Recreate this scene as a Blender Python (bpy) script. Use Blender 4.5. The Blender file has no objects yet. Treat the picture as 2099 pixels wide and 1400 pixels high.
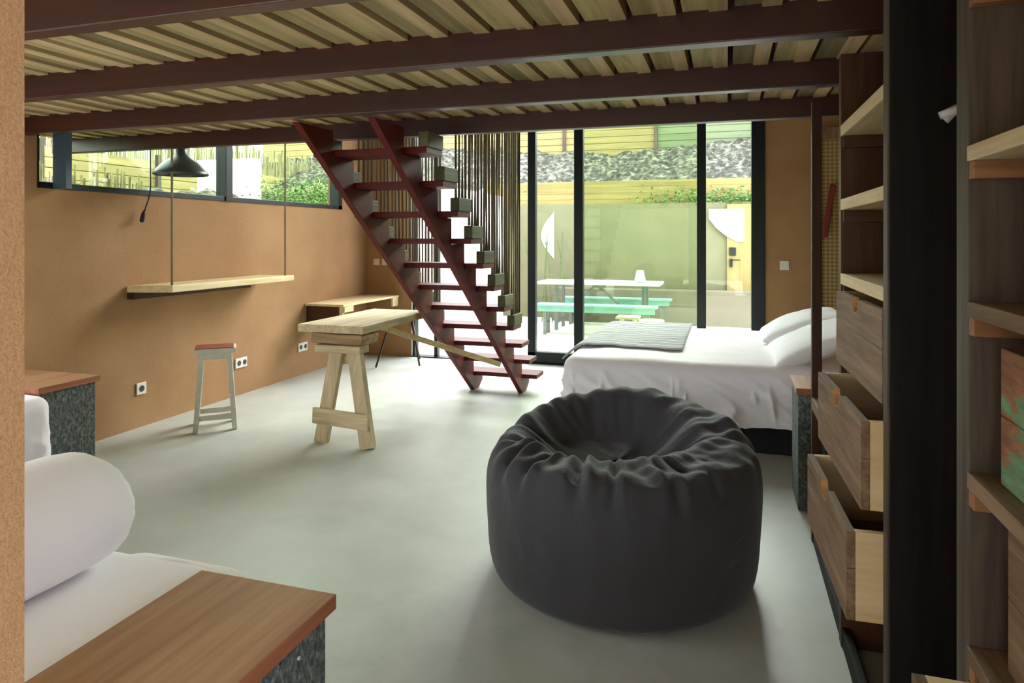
import bpy, bmesh, math, random
from mathutils import Vector, Matrix, noise
R = math.radians
PI = math.pi
C = bpy.context.scene.collection
random.seed(7)

# ------------------------------------------------------------------ materials
_mats = {}
def srgb(c):
    return tuple(((v/255)/12.92 if v/255 <= .04045 else ((v/255+.055)/1.055)**2.4) for v in c) + (1,)
def new_mat(name):
    m = bpy.data.materials.new(name); m.use_nodes = True
    n = m.node_tree.nodes; l = m.node_tree.links
    return m, n, l, n['Principled BSDF']
def coords(n, l, scale, kind='Object', rot=(0, 0, 0)):
    tc = n.new('ShaderNodeTexCoord'); mp = n.new('ShaderNodeMapping')
    mp.inputs['Scale'].default_value = scale; mp.inputs['Rotation'].default_value = rot
    l.new(tc.outputs[kind], mp.inputs['Vector'])
    return mp.outputs['Vector']
def ramp(n, l, fac, stops):
    r = n.new('ShaderNodeValToRGB'); e = r.color_ramp.elements
    e[0].position, e[0].color = stops[0]; e[1].position, e[1].color = stops[-1]
    for p, c in stops[1:-1]:
        x = e.new(p); x.color = c
    l.new(fac, r.inputs['Fac']); return r.outputs['Color']
def noise_tex(n, l, vec, scale, detail=4, rough=.6, dist=0):
    t = n.new('ShaderNodeTexNoise'); t.inputs['Scale'].default_value = scale
    t.inputs['Detail'].default_value = detail; t.inputs['Roughness'].default_value = rough
    t.inputs['Distortion'].default_value = dist
    l.new(vec, t.inputs['Vector']); return t.outputs['Fac']
def bump(n, l, b, h, strength, dist):
    u = n.new('ShaderNodeBump'); u.inputs['Strength'].default_value = strength
    u.inputs['Distance'].default_value = dist; l.new(h, u.inputs['Height']); l.new(u.outputs['Normal'], b.inputs['Normal'])
def value_jitter(n, l, col, amount):
    oi = n.new('ShaderNodeObjectInfo'); hs = n.new('ShaderNodeHueSaturation'); mr = n.new('ShaderNodeMapRange')
    mr.inputs['To Min'].default_value = 1-amount; mr.inputs['To Max'].default_value = 1+amount
    l.new(oi.outputs['Random'], mr.inputs['Value']); l.new(mr.outputs['Result'], hs.inputs['Value']); l.new(col, hs.inputs['Color'])
    return hs.outputs['Color']

def plain(name, c, rough=.6, metal=0, spec=.5, mott=.0, mscale=3, bmp=0, bscale=200):
    if name in _mats: return _mats[name]
    m, n, l, b = new_mat(name)
    c = srgb(c)
    b.inputs['Roughness'].default_value = rough; b.inputs['Metallic'].default_value = metal
    b.inputs['Specular IOR Level'].default_value = spec
    v = coords(n, l, (1, 1, 1))
    if mott:
        f = noise_tex(n, l, v, mscale, 5)
        lo = tuple(x*(1-mott) for x in c[:3])+(1,); hi = tuple(min(1, x*(1+mott)) for x in c[:3])+(1,)
        l.new(ramp(n, l, f, [(.3, lo), (.7, hi)]), b.inputs['Base Color'])
    else: b.inputs['Base Color'].default_value = c
    if bmp: bump(n, l, b, noise_tex(n, l, v, bscale, 3), bmp, .002)
    _mats[name] = m; return m

def wood(name, c1, c2, axis='y', fine=60, rough=.6, knots=True, jit=.12, spec=.35, c3=None):
    key = name+'_'+axis
    if key in _mats: return _mats[key]
    m, n, l, b = new_mat(key)
    sc = {'x': (.06, 1, 1), 'y': (1, .06, 1), 'z': (1, 1, .06)}[axis]
    v = coords(n, l, sc)
    f = noise_tex(n, l, v, fine, 6, .65, .3)
    g = noise_tex(n, l, v, fine*.18, 3, .5, 1.2)
    mx = n.new('ShaderNodeMath'); mx.operation = 'ADD'; l.new(f, mx.inputs[0]); l.new(g, mx.inputs[1])
    hv = n.new('ShaderNodeMath'); hv.operation = 'MULTIPLY'; hv.inputs[1].default_value = .5; l.new(mx.outputs[0], hv.inputs[0])
    stops = [(.36, srgb(c1)), (.62, srgb(c2))]
    if c3: stops = [(.34, srgb(c1)), (.5, srgb(c3)), (.64, srgb(c2))]
    col = ramp(n, l, hv.outputs[0], stops)
    if knots:
        vv = coords(n, l, {'x': (.35, 1, 1), 'y': (1, .35, 1), 'z': (1, 1, .35)}[axis])
        vo = n.new('ShaderNodeTexVoronoi'); vo.inputs['Scale'].default_value = 5; l.new(vv, vo.inputs['Vector'])
        r = ramp(n, l, vo.outputs['Distance'], [(.03, (.35, .22, .14, 1)), (.09, (1, 1, 1, 1))])
        mm = n.new('ShaderNodeMix'); mm.data_type = 'RGBA'; mm.blend_type = 'MULTIPLY'; mm.inputs['Factor'].default_value = .7
        l.new(col, mm.inputs['A']); l.new(r, mm.inputs['B']); col = mm.outputs['Result']
    if jit: col = value_jitter(n, l, col, jit)
    l.new(col, b.inputs['Base Color'])
    b.inputs['Roughness'].default_value = rough; b.inputs['Specular IOR Level'].default_value = spec
    bump(n, l, b, hv.outputs[0], .35, .002)
    _mats[key] = m; return m

def pine(a='x'): return wood('pine', (196, 172, 122), (226, 208, 164), a, jit=.05)
def old_pine(a='x'): return wood('weathered_pine', (166, 148, 114), (210, 194, 156), a, jit=.07, rough=.75)
def brown(a='y'): return wood('reclaimed_brown_wood', (86, 66, 48), (140, 118, 92), a, jit=.12, rough=.7, c3=(116, 92, 68))
def paleside(a='x'): return wood('pale_drawer_wood', (206, 176, 128), (226, 202, 158), a, fine=30, jit=.04)
def dark(a='z'): return wood('dark_brown_wood', (44, 26, 14), (78, 46, 24), a, jit=.1, knots=False)
def black(a='z'): return wood('black_stained_wood', (14, 13, 12), (30, 28, 26), a, jit=0, knots=False, rough=.7, spec=.2)
def greywood(a='z'): return wood('grey_brown_wood', (52, 44, 38), (92, 80, 66), a, jit=.08, knots=False)
def redbrown(a='y'): return wood('nightstand_top', (150, 104, 72), (184, 148, 110), a, fine=34, jit=.04, knots=False, rough=.5, c3=(168, 128, 92))
def edge(a='y'): return wood('reddish_edge_wood', (140, 82, 54), (170, 108, 76), a, fine=50, jit=0, knots=False)
def fence_wood(a='x'): return wood('yellow_fence_wood', (122, 110, 66), (158, 144, 92), a, fine=14, jit=.12)

def stucco():
    if 'stucco' in _mats: return _mats['stucco']
    m, n, l, b = new_mat('orange_brown_clay_plaster')
    v = coords(n, l, (1, 1, 1))
    g = noise_tex(n, l, v, 260, 3, .7); h = noise_tex(n, l, v, 1.6, 5, .6); k = noise_tex(n, l, v, 30, 4, .6)
    c = ramp(n, l, h, [(.3, srgb((164, 126, 90))), (.7, srgb((182, 144, 106)))])
    c2 = ramp(n, l, g, [(.3, (.62, .62, .62, 1)), (.62, (1, 1, 1, 1))])
    mm = n.new('ShaderNodeMix'); mm.data_type = 'RGBA'; mm.blend_type = 'MULTIPLY'; mm.inputs['Factor'].default_value = .8
    l.new(c, mm.inputs['A']); l.new(c2, mm.inputs['B']); l.new(mm.outputs['Result'], b.inputs['Base Color'])
    b.inputs['Roughness'].default_value = .95; b.inputs['Specular IOR Level'].default_value = .15
    a = n.new('ShaderNodeMath'); a.operation = 'ADD'; l.new(g, a.inputs[0]); l.new(k, a.inputs[1])
    bump(n, l, b, a.outputs[0], .5, .003)
    _mats['stucco'] = m; return m
def concrete():
    m, n, l, b = new_mat('polished_pale_concrete')
    v = coords(n, l, (1, 1, 1))
    h = noise_tex(n, l, v, .9, 6, .6, .6); k = noise_tex(n, l, v, 5, 6, .7, .4)
    a = n.new('ShaderNodeMath'); a.operation = 'ADD'; l.new(h, a.inputs[0]); l.new(k, a.inputs[1])
    hf = n.new('ShaderNodeMath'); hf.operation = 'MULTIPLY'; hf.inputs[1].default_value = .5; l.new(a.outputs[0], hf.inputs[0])
    l.new(ramp(n, l, hf.outputs[0], [(.32, srgb((164, 172, 164))), (.5, srgb((180, 184, 176))), (.68, srgb((194, 195, 188)))]), b.inputs['Base Color'])
    l.new(ramp(n, l, k, [(.3, (.34, .34, .34, 1)), (.7, (.5, .5, .5, 1))]), b.inputs['Roughness'])
    b.inputs['Specular IOR Level'].default_value = .4
    bump(n, l, b, k, .05, .002)
    return m
def felt():
    if 'felt' in _mats: return _mats['felt']
    m, n, l, b = new_mat('grey_speckled_fibre_board')
    v = coords(n, l, (1, 1, .6))
    g = noise_tex(n, l, v, 70, 5, .75, .5)
    l.new(ramp(n, l, g, [(.35, srgb((48, 52, 52))), (.5, srgb((84, 92, 90))), (.68, srgb((140, 150, 146)))]), b.inputs['Base Color'])
    b.inputs['Roughness'].default_value = .9; bump(n, l, b, g, .3, .002)
    _mats['felt'] = m; return m
def cloth(name, c, bs=500, rough=.9, fold=0):
    if name in _mats: return _mats[name]
    m, n, l, b = new_mat(name)
    b.inputs['Base Color'].default_value = srgb(c); b.inputs['Roughness'].default_value = rough
    b.inputs['Specular IOR Level'].default_value = .2
    b.inputs['Sheen Weight'].default_value = .15
    v = coords(n, l, (1, 1, 1))
    w = noise_tex(n, l, v, 7, 4, .55, .8); g = noise_tex(n, l, v, bs, 2)
    a = n.new('ShaderNodeMath'); a.operation = 'MULTIPLY_ADD'; a.inputs[1].default_value = .03; l.new(g, a.inputs[0]); l.new(w, a.inputs[2])
    bump(n, l, b, a.outputs[0], .25+fold, .02)
    _mats[name] = m; return m
def stripes():
    m, n, l, b = new_mat('grey_white_striped_cloth')
    v = coords(n, l, (1, 1, 1)); s = n.new('ShaderNodeSeparateXYZ'); l.new(v, s.inputs[0])
    mm = n.new('ShaderNodeMath'); mm.operation = 'MULTIPLY'; mm.inputs[1].default_value = 8; l.new(s.outputs['Y'], mm.inputs[0])
    f = n.new('ShaderNodeMath'); f.operation = 'FRACT'; l.new(mm.outputs[0], f.inputs[0])
    r = ramp(n, l, f.outputs[0], [(0, srgb((186, 188, 188))), (.30, srgb((186, 188, 188))), (.34, srgb((74, 76, 82))), (.44, srgb((74, 76, 82))),
        (.48, srgb((176, 178, 178))), (.66, srgb((176, 178, 178))), (.7, srgb((104, 106, 112))), (.92, srgb((120, 122, 128))), (1, srgb((186, 188, 188)))])
    l.new(r, b.inputs['Base Color']); b.inputs['Roughness'].default_value = .9
    return m
def glass(name, tint, refl=.03):
    m = bpy.data.materials.new(name); m.use_nodes = True; n = m.node_tree.nodes; l = m.node_tree.links
    n.clear(); o = n.new('ShaderNodeOutputMaterial'); t = n.new('ShaderNodeBsdfTransparent'); g = n.new('ShaderNodeBsdfGlossy')
    t.inputs['Color'].default_value = tint+(1,); g.inputs['Roughness'].default_value = .0
    lw = n.new('ShaderNodeLayerWeight'); pw = n.new('ShaderNodeMath'); pw.operation = 'POWER'; pw.inputs[1].default_value = 5
    l.new(lw.outputs['Facing'], pw.inputs[0]); f = n.new('ShaderNodeMath'); f.operation = 'MULTIPLY_ADD'
    f.inputs[1].default_value = .9; f.inputs[2].default_value = refl; l.new(pw.outputs[0], f.inputs[0]); mx = n.new('ShaderNodeMixShader')
    l.new(f.outputs[0], mx.inputs[0]); l.new(t.outputs[0], mx.inputs[1]); l.new(g.outputs[0], mx.inputs[2]); l.new(mx.outputs[0], o.inputs['Surface'])
    return m
def rope_mat():
    m, n, l, b = new_mat('twisted_rope')
    v = coords(n, l, (1, 1, 1)); w = n.new('ShaderNodeTexWave'); w.bands_direction = 'DIAGONAL'; w.inputs['Scale'].default_value = 60
    l.new(v, w.inputs['Vector'])
    l.new(ramp(n, l, w.outputs['Fac'], [(.2, srgb((104, 94, 78))), (.8, srgb((176, 164, 140)))]), b.inputs['Base Color'])
    b.inputs['Roughness'].default_value = .95; bump(n, l, b, w.outputs['Fac'], .6, .004)
    return m
def woven():
    m, n, l, b = new_mat('woven_cane_panel')
    v = coords(n, l, (1, 1, 1)); k = n.new('ShaderNodeTexChecker'); k.inputs['Scale'].default_value = 36
    mp = coords(n, l, (1, 1, 1), rot=(0, R(45), 0)); l.new(mp, k.inputs['Vector'])
    k.inputs['Color1'].default_value = srgb((170, 148, 100)); k.inputs['Color2'].default_value = srgb((128, 106, 66))
    l.new(k.outputs['Color'], b.inputs['Base Color']); b.inputs['Roughness'].default_value = .8
    bump(n, l, b, k.outputs['Fac'], .5, .004)
    return m
def rock():
    m, n, l, b = new_mat('rocky_rubble')
    v = coords(n, l, (1, 1, 1))
    f = noise_tex(n, l, v, 6, 8, .8, 1.0); vo = n.new('ShaderNodeTexVoronoi'); vo.inputs['Scale'].default_value = 9; l.new(v, vo.inputs['Vector'])
    a = n.new('ShaderNodeMath'); a.operation = 'MULTIPLY_ADD'; a.inputs[1].default_value = .35; l.new(vo.outputs['Distance'], a.inputs[0]); l.new(f, a.inputs[2])
    l.new(ramp(n, l, a.outputs[0], [(.42, srgb((24, 26, 24))), (.66, srgb((66, 68, 58))), (.88, srgb((146, 142, 122)))]), b.inputs['Base Color'])
    b.inputs['Roughness'].default_value = .95; bump(n, l, b, a.outputs[0], .9, .05)
    return m
def reeds_mat():
    m, n, l, b = new_mat('dry_reed_cane')
    v = coords(n, l, (1, 1, .05)); f = noise_tex(n, l, v, 40, 3)
    l.new(ramp(n, l, f, [(.35, srgb((84, 84, 54))), (.6, srgb((160, 154, 108)))]), b.inputs['Base Color']); b.inputs['Roughness'].default_value = .9
    return m
def painted_box():
    m, n, l, b = new_mat('worn_green_and_orange_paint')
    v = coords(n, l, (1, .35, 1)); v2 = coords(n, l, (1, .2, 1))
    f = noise_tex(n, l, v, 9, 6, .7, .6); g = noise_tex(n, l, v2, 70, 4)
    c = ramp(n, l, f, [(.40, srgb((126, 84, 52))), (.47, srgb((150, 96, 60))), (.5, srgb((96, 134, 96))), (.68, srgb((122, 160, 120)))])
    d = ramp(n, l, g, [(.3, (.55, .5, .45, 1)), (.6, (1, 1, 1, 1))])
    mm = n.new('ShaderNodeMix'); mm.data_type = 'RGBA'; mm.blend_type = 'MULTIPLY'; mm.inputs['Factor'].default_value = .8
    l.new(c, mm.inputs['A']); l.new(d, mm.inputs['B']); l.new(mm.outputs['Result'], b.inputs['Base Color'])
    b.inputs['Roughness'].default_value = .7; bump(n, l, b, g, .3, .002)
    return m
def beam_mat():
    m, n, l, b = new_mat('dark_red_brown_lacquered_beam')
    v = coords(n, l, (.05, 1, 1)); f = noise_tex(n, l, v, 14, 5, .6, .4)
    l.new(ramp(n, l, f, [(.3, srgb((44, 19, 14))), (.7, srgb((70, 30, 21)))]), b.inputs['Base Color'])
    b.inputs['Roughness'].default_value = .38; b.inputs['Specular IOR Level'].default_value = .6
    bump(n, l, b, f, .08, .002)
    return m
def deck_mat():
    m, n, l, b = new_mat('greenish_deck_planks')
    v = coords(n, l, (1, .06, 1)); f = noise_tex(n, l, v, 26, 6, .65, .3)
    s = coords(n, l, (6, .0001, 0.0001)); g = n.new('ShaderNodeTexWhiteNoise'); g.noise_dimensions = '1D'
    sx = n.new('ShaderNodeSeparateXYZ'); l.new(coords(n, l, (1, 1, 1)), sx.inputs[0])
    ad = n.new('ShaderNodeMath'); ad.operation = 'ADD'; ad.inputs[1].default_value = 3.0; l.new(sx.outputs['X'], ad.inputs[0])
    dv = n.new('ShaderNodeMath'); dv.operation = 'DIVIDE'; dv.inputs[1].default_value = .167; l.new(ad.outputs[0], dv.inputs[0])
    fl = n.new('ShaderNodeMath'); fl.operation = 'FLOOR'; l.new(dv.outputs[0], fl.inputs[0]); l.new(fl.outputs[0], g.inputs['W'])
    c = ramp(n, l, f, [(.3, srgb((136, 126, 80))), (.52, srgb((176, 162, 110))), (.7, srgb((202, 182, 132)))])
    hs = n.new('ShaderNodeHueSaturation'); mr = n.new('ShaderNodeMapRange'); mr.inputs['To Min'].default_value = .5; mr.inputs['To Max'].default_value = 1.2
    l.new(g.outputs['Value'], mr.inputs['Value']); l.new(mr.outputs[0], hs.inputs['Value']); l.new(c, hs.inputs['Color'])
    vo = n.new('ShaderNodeTexVoronoi'); vo.inputs['Scale'].default_value = 4.5; l.new(coords(n, l, (1, .4, 1)), vo.inputs['Vector'])
    r = ramp(n, l, vo.outputs['Distance'], [(.03, (.3, .2, .12, 1)), (.08, (1, 1, 1, 1))])
    mm = n.new('ShaderNodeMix'); mm.data_type = 'RGBA'; mm.blend_type = 'MULTIPLY'; mm.inputs['Factor'].default_value = .7
    l.new(hs.outputs['Color'], mm.inputs['A']); l.new(r, mm.inputs['B']); l.new(mm.outputs['Result'], b.inputs['Base Color'])
    b.inputs['Roughness'].default_value = .8; bump(n, l, b, f, .3, .002)
    return m
def red_mat():
    m, n, l, b = new_mat('dark_red_stair_paint')
    f = noise_tex(n, l, coords(n, l, (1, 1, 1)), 12, 6, .7, .5)
    l.new(ramp(n, l, f, [(.3, srgb((78, 15, 15))), (.7, srgb((106, 24, 22)))]), b.inputs['Base Color'])
    b.inputs['Roughness'].default_value = .5; b.inputs['Specular IOR Level'].default_value = .3; bump(n, l, b, f, .1, .003)
    return m

M = dict(stucco=stucco(), floor=concrete(), felt=felt(), beam=beam_mat(), deck=deck_mat(), red=red_mat(), rope=rope_mat(),
    woven=woven(), rock=rock(), reeds=reeds_mat(), pbox=painted_box(), stripes=stripes(),
    steel=plain('blue_grey_steel', (74, 92, 104), .45, .3), frame=plain('black_aluminium', (24, 30, 34), .4, .4),
    white=plain('matte_white', (226, 224, 214), .9), plate=plain('white_plastic', (220, 216, 208), .4), hole=plain('dark_socket_insert', (52, 50, 50), .5),
    sheet=cloth('white_bed_linen', (243, 240, 243)), pillow=cloth('white_pillow_cotton', (243, 243, 244)), bag=cloth('charcoal_bean_bag_fabric', (60, 60, 64), 900, .8, .2),
    wgrey=plain('white_washed_paint', (198, 198, 182), .7, mott=.12, mscale=14), bedbase=plain('black_bed_base_fabric', (22, 26, 28), .9),
    black=plain('black_cable', (22, 18, 18), .6), lamp=plain('dark_enamel_lamp', (70, 78, 76), .35, .2), ground=plain('pale_terrace_concrete', (220, 218, 208), .9, mott=.05),
    gwall=plain('garden_wall_render', (116, 116, 88), .9, mott=.1, mscale=2), lowwall=plain('low_block_wall', (116, 110, 92), .9, mott=.1),
    green=plain('fresh_leaf', (78, 116, 48), .6, mott=.35, mscale=5), dgreen=plain('dull_leaf', (84, 104, 58), .7, mott=.3, mscale=3),
    mint=plain('mint_bench_paint', (124, 176, 160), .5, mott=.08, mscale=8), white_lam=plain('white_table_laminate', (222, 228, 224), .4),
    greymetal=plain('grey_metal_leg', (120, 128, 122), .4, .5), cream=plain('cream_stool_paint', (196, 190, 140), .6),
    redboard=plain('dark_red_lacquered_board', (112, 34, 30), .45), roof=plain('loft_ceiling_board', (150, 132, 100), .9), orange=wood('orange_bare_wood', (176, 122, 76), (204, 156, 106), 'y', jit=0, knots=False),
    glass=glass('clear_window_glass', (.95, .98, .955)), gglass=glass('green_tinted_double_glass', (.80, .88, .76), .038), hairpin=plain('dark_rusty_steel', (58, 44, 40), .5, .5),
    garment=plain('white_hanging_cloth', (206, 204, 210), .9))

# ------------------------------------------------------------------ mesh helpers
def bm_box(bm, x0, x1, y0, y1, z0, z1):
    vs = [bm.verts.new((x, y, z)) for x in (x0, x1) for y in (y0, y1) for z in (z0, z1)]
    for f in ((0, 1, 3, 2), (4, 6, 7, 5), (0, 4, 5, 1), (2, 3, 7, 6), (0, 2, 6, 4), (1, 5, 7, 3)):
        bm.faces.new([vs[i] for i in f])
def bx(*args):
    bm = bmesh.new()
    for a in (args if isinstance(args[0], (tuple, list)) else [args]): bm_box(bm, *a)
    return bm
def bm_bar(bm, a, b, w, t, up=(0, 0, 1)):
    """box bar from a to b, w across (perpendicular to up), t along up-ish"""
    a, b = Vector(a), Vector(b); d = (b-a).normalized(); s = d.cross(Vector(up))
    if s.length < 1e-4: s = d.cross(Vector((1, 0, 0)))
    s.normalize(); u = s.cross(d).normalized()
    q = []
    for p in (a, b):
        for i, j in ((-1, -1), (1, -1), (1, 1), (-1, 1)):
            q.append(bm.verts.new(p+s*(i*w/2)+u*(j*t/2)))
    for f in ((3, 2, 1, 0), (4, 5, 6, 7), (0, 1, 5, 4), (1, 2, 6, 5), (2, 3, 7, 6), (3, 0, 4, 7)): bm.faces.new([q[i] for i in f])
def bar(*bars):
    bm = bmesh.new()
    for b in bars: bm_bar(bm, *b)
    return bm
def bm_tube(bm, pts, r, seg=8, caps=True):
    pts = [Vector(p) for p in pts]; rings = []
    for i, p in enumerate(pts):
        d = (pts[min(i+1, len(pts)-1)]-pts[max(i-1, 0)]).normalized()
        s = d.cross(Vector((0, 0, 1)));
        if s.length < 1e-3: s = Vector((1, 0, 0))
        s.normalize(); u = s.cross(d)
        rr = r[i] if isinstance(r, (list, tuple)) else r
        rings.append([bm.verts.new(p+s*math.cos(2*PI*k/seg)*rr+u*math.sin(2*PI*k/seg)*rr) for k in range(seg)])
    for a, b in zip(rings, rings[1:]):
        for k in range(seg): bm.faces.new((a[k], a[(k+1) % seg], b[(k+1) % seg], b[k]))
    if caps: bm.faces.new(rings[0][::-1]); bm.faces.new(rings[-1])
def tube(pts, r, seg=8):
    bm = bmesh.new(); bm_tube(bm, pts, r, seg); return bm
def lathe(prof, seg=40, cx=0, cy=0):
    bm = bmesh.new(); rings = []
    for r, z in prof:
        rings.append([bm.verts.new((cx+max(r, .0005)*math.cos(2*PI*k/seg), cy+max(r, .0005)*math.sin(2*PI*k/seg), z)) for k in range(seg)])
    for a, b in zip(rings, rings[1:]):
        for k in range(seg): bm.faces.new((a[k], a[(k+1) % seg], b[(k+1) % seg], b[k]))
    return bm
def prism(poly, axis, lo, hi):
    """poly in the two other axes order: axis x -> (y,z), y -> (x,z), z -> (x,y)"""
    bm = bmesh.new()
    def P(u, v, w): return {'x': (w, u, v), 'y': (u, w, v), 'z': (u, v, w)}[axis]
    a = [bm.verts.new(P(u, v, lo)) for u, v in poly]; b = [bm.verts.new(P(u, v, hi)) for u, v in poly]
    bm.faces.new(a); bm.faces.new(b[::-1]); k = len(poly)
    for i in range(k): bm.faces.new((a[i], b[i], b[(i+1) % k], a[(i+1) % k]))
    return bm
def obj(name, bm, mat, parent=None, bev=0, smooth=False, sub=0, label=None):
    bmesh.ops.recalc_face_normals(bm, faces=bm.faces)
    me = bpy.data.meshes.new(name)
    if parent is not None:
        org = Vector(parent.matrix_world.translation) if False else world_loc(parent)
        bmesh.ops.translate(bm, vec=-org, verts=bm.verts)
    bm.to_mesh(me); bm.free()
    if smooth:
        for p in me.polygons: p.use_smooth = True
    me.materials.append(mat)
    o = bpy.data.objects.new(name, me); C.objects.link(o)
    if parent is not None: o.parent = parent
    if bev:
        b = o.modifiers.new('Bevel', 'BEVEL'); b.width = bev; b.segments = 2; b.limit_method = 'ANGLE'; b.angle_limit = R(40)
    if sub:
        s = o.modifiers.new('Subdivision', 'SUBSURF'); s.levels = sub; s.render_levels = sub
    if label: o['label'] = label
    return o
def world_loc(o):
    v = Vector((0, 0, 0))
    while o is not None: v += Vector(o.location); o = o.parent
    return v
def recentre(o, base):
    """move a top-level mesh's origin to base"""
    base = Vector(base)
    o.data.transform(Matrix.Translation(-base)); o.location = base; return o
def tag(o, label, cat, group=None, kind=None):
    o['label'] = label; o['category'] = cat
    if group: o['group'] = group
    if kind: o['kind'] = kind
    return o
def thing(name, label, cat, loc, group=None):
    o = bpy.data.objects.new(name, None); C.objects.link(o); o.location = loc; o.empty_display_size = .1
    return tag(o, label, cat, group)
def struct(name, bm, m, label=None, parent=None, bev=0):
    o = obj(name, bm, m, parent, bev); o['kind'] = 'structure'
    if label: o['label'] = label
    return o
def struct_empty(name, label, loc):
    o = bpy.data.objects.new(name, None); C.objects.link(o); o.location = loc; o['kind'] = 'structure'; o['label'] = label; return o
def copy_tree(o, parent=None, off=None):
    c = o.copy(); C.objects.link(c); c.parent = parent
    if off is not None: c.location = Vector(o.location)+Vector(off)
    for ch in list(o.children): copy_tree(ch, c)
    return c

# ------------------------------------------------------------------ room
XL, XR, YF, YB = -4.27, 1.55, 7.55, -2.6
struct('floor', bx(-4.45, 1.7, YB-.1, 7.7, -.15, 0), M['floor'], 'pale grey polished concrete floor')
struct('wall_left', bx((-4.45, XL, YB-.1, -2.0, 0, 4.3), (-4.45, XL, -2.0, 2.6, 0, .35), (-4.45, XL, -2.0, 2.6, 2.1, 4.3), (-4.45, XL, 2.6, 3.3, 0, 4.3),
    (-4.45, XL, 3.3, 6.97, 0, 1.77), (-4.45, XL, 3.3, 6.97, 2.75, 4.3), (-4.45, XL, 6.97, 7.7, 0, 4.3)), M['stucco'], 'orange brown clay plaster wall on the left')
struct('wall_far', bx((XL, -3.65, YF, 7.7, 0, 4.3), (.377, 1.7, YF, 7.7, 0, 4.3), (-3.65, .377, YF, 7.7, 4.0, 4.3)), M['stucco'], 'clay plaster end wall around the glazed doors')
struct('wall_right', bx((XR, 1.7, -.2, YF, 0, 4.3), (XR, 1.7, -1.9, -.2, 2.15, 4.3), (XR, 1.7, YB-.1, -1.9, 0, 4.3)), M['stucco'], 'clay plaster wall behind the bed')
struct('wall_back', bx((-4.45, -4.1, YB-.1, YB, 0, 4.3), (-4.1, .9, YB-.1, YB, 2.18, 4.3), (.9, 1.7, YB-.1, YB, 0, 4.3)), M['stucco'], 'clay plaster wall behind the camera')  # wide opening added here to let in fill light from behind
struct('wall_partition', bx(-.76, -.6, -1.2, .452, 0, 2.19), M['stucco'], 'grainy clay plaster partition end at the left edge')
struct('trim_roof', bx(-5.2, 1.85, YB-.1, 7.9, 4.3, 4.45), M['roof'], 'high ceiling above the open loft')
# loft deck underside: wide planks with narrower, lower battens
bm = bmesh.new(); bt = bmesh.new()
k = -3.0-.167*14; i = 0
while k < XR:
    a = max(k, -5.0)
    if k > -5.0:
        bm_box(bt, k-.064, k-.003, YB, 4.065, 2.203, 2.299)
        bm_box(bm, k+.018, k+.103, YB, 4.065, 2.210+random.uniform(0, .006), 2.299)
    k += .167; i += 1

struct('ceiling', bm, M['deck'], 'underside of the loft deck in greenish planks')
struct('trim_gap_shade', bx(-5.0, XR, YB, 4.065, 2.30, 2.33), plain('dark_gap_shade', (24, 22, 20), .95), 'dark sheet above the deck planks, painting the shade in their gaps')  # near-black colour stands in for shade between planks and battens
struct('trim_2', bt, wood('pale_batten_wood', (164, 142, 98), (216, 192, 144), 'y', fine=26, jit=0), 'narrow pale battens under the loft deck planks')

# beams
def beam(y, label, x0=-5.02):
    b = obj('ceiling_beam', bx(x0, XR, y, y+.07, 2.1, 2.299), M['beam'], None, .004)
    recentre(b, (0, y, 2.1)); tag(b, label, 'beam', 'dark red brown beams under the loft')
for y, lb in ((1.605, 'dark red brown ceiling beam nearest the camera, crossing the top left corner'), (2.375, 'glossy red brown ceiling beam, second from the camera'),
              (3.175, 'red brown ceiling beam where the stair stringers end'), (3.997, 'dark ceiling beam just above the glazed doors, last before the open space')):
    beam(y, lb, -4.26 if y < 3 else -5.02)

# left clerestory window
w1 = struct_empty('window_1', 'long low clerestory window high in the left wall', (XL-.06, 5.1, 1.77))
fr = []
fr.append((-4.38, -4.26, 3.3, 6.97, 1.77, 1.812)); fr.append((-4.38, -4.26, 3.3, 6.97, 2.71, 2.75))
fr.append((-4.38, -4.26, 3.3, 3.31, 1.77, 2.75)); fr.append((-4.38, -4.26, 6.89, 6.97, 1.77, 2.75))
fr.append((-4.36, -4.25, 5.03, 5.115, 1.77, 2.75)); 
obj('window_frame', bx(*fr), M['frame'], w1, .003)
obj('pane', bx(-4.33, -4.324, 3.51, 5.03, 1.81, 2.71), M['gglass'], w1)
obj('pane', bx(-4.33, -4.324, 5.11, 6.9, 1.81, 2.71), M['gglass'], w1)
obj('pane', bx(-4.33, -4.324, 3.31, 3.40, 1.81, 2.71), M['gglass'], w1)
obj('post', bx(-4.262, -4.147, 3.40, 3.446, 1.77, 2.192), M['steel'], w1, .003, label='blue grey steel window post')
w2 = struct_empty('window_added_fill', 'unseen window added in the left wall beside the near beds for fill light', (XL-.06, .3, .8))  # out of frame, added and enlarged to bring in fill light
obj('window_frame', bx((-4.38, -4.28, -2, 2.6, .35, .4), (-4.38, -4.28, -2, 2.6, 2.05, 2.1), (-4.38, -4.28, -2, -1.95, .35, 2.1), (-4.38, -4.28, 2.55, 2.6, .35, 2.1), (-4.38, -4.28, .28, .33, .35, 2.1)), M['frame'], w2)  # frame of the added, unseen fill light window

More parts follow.
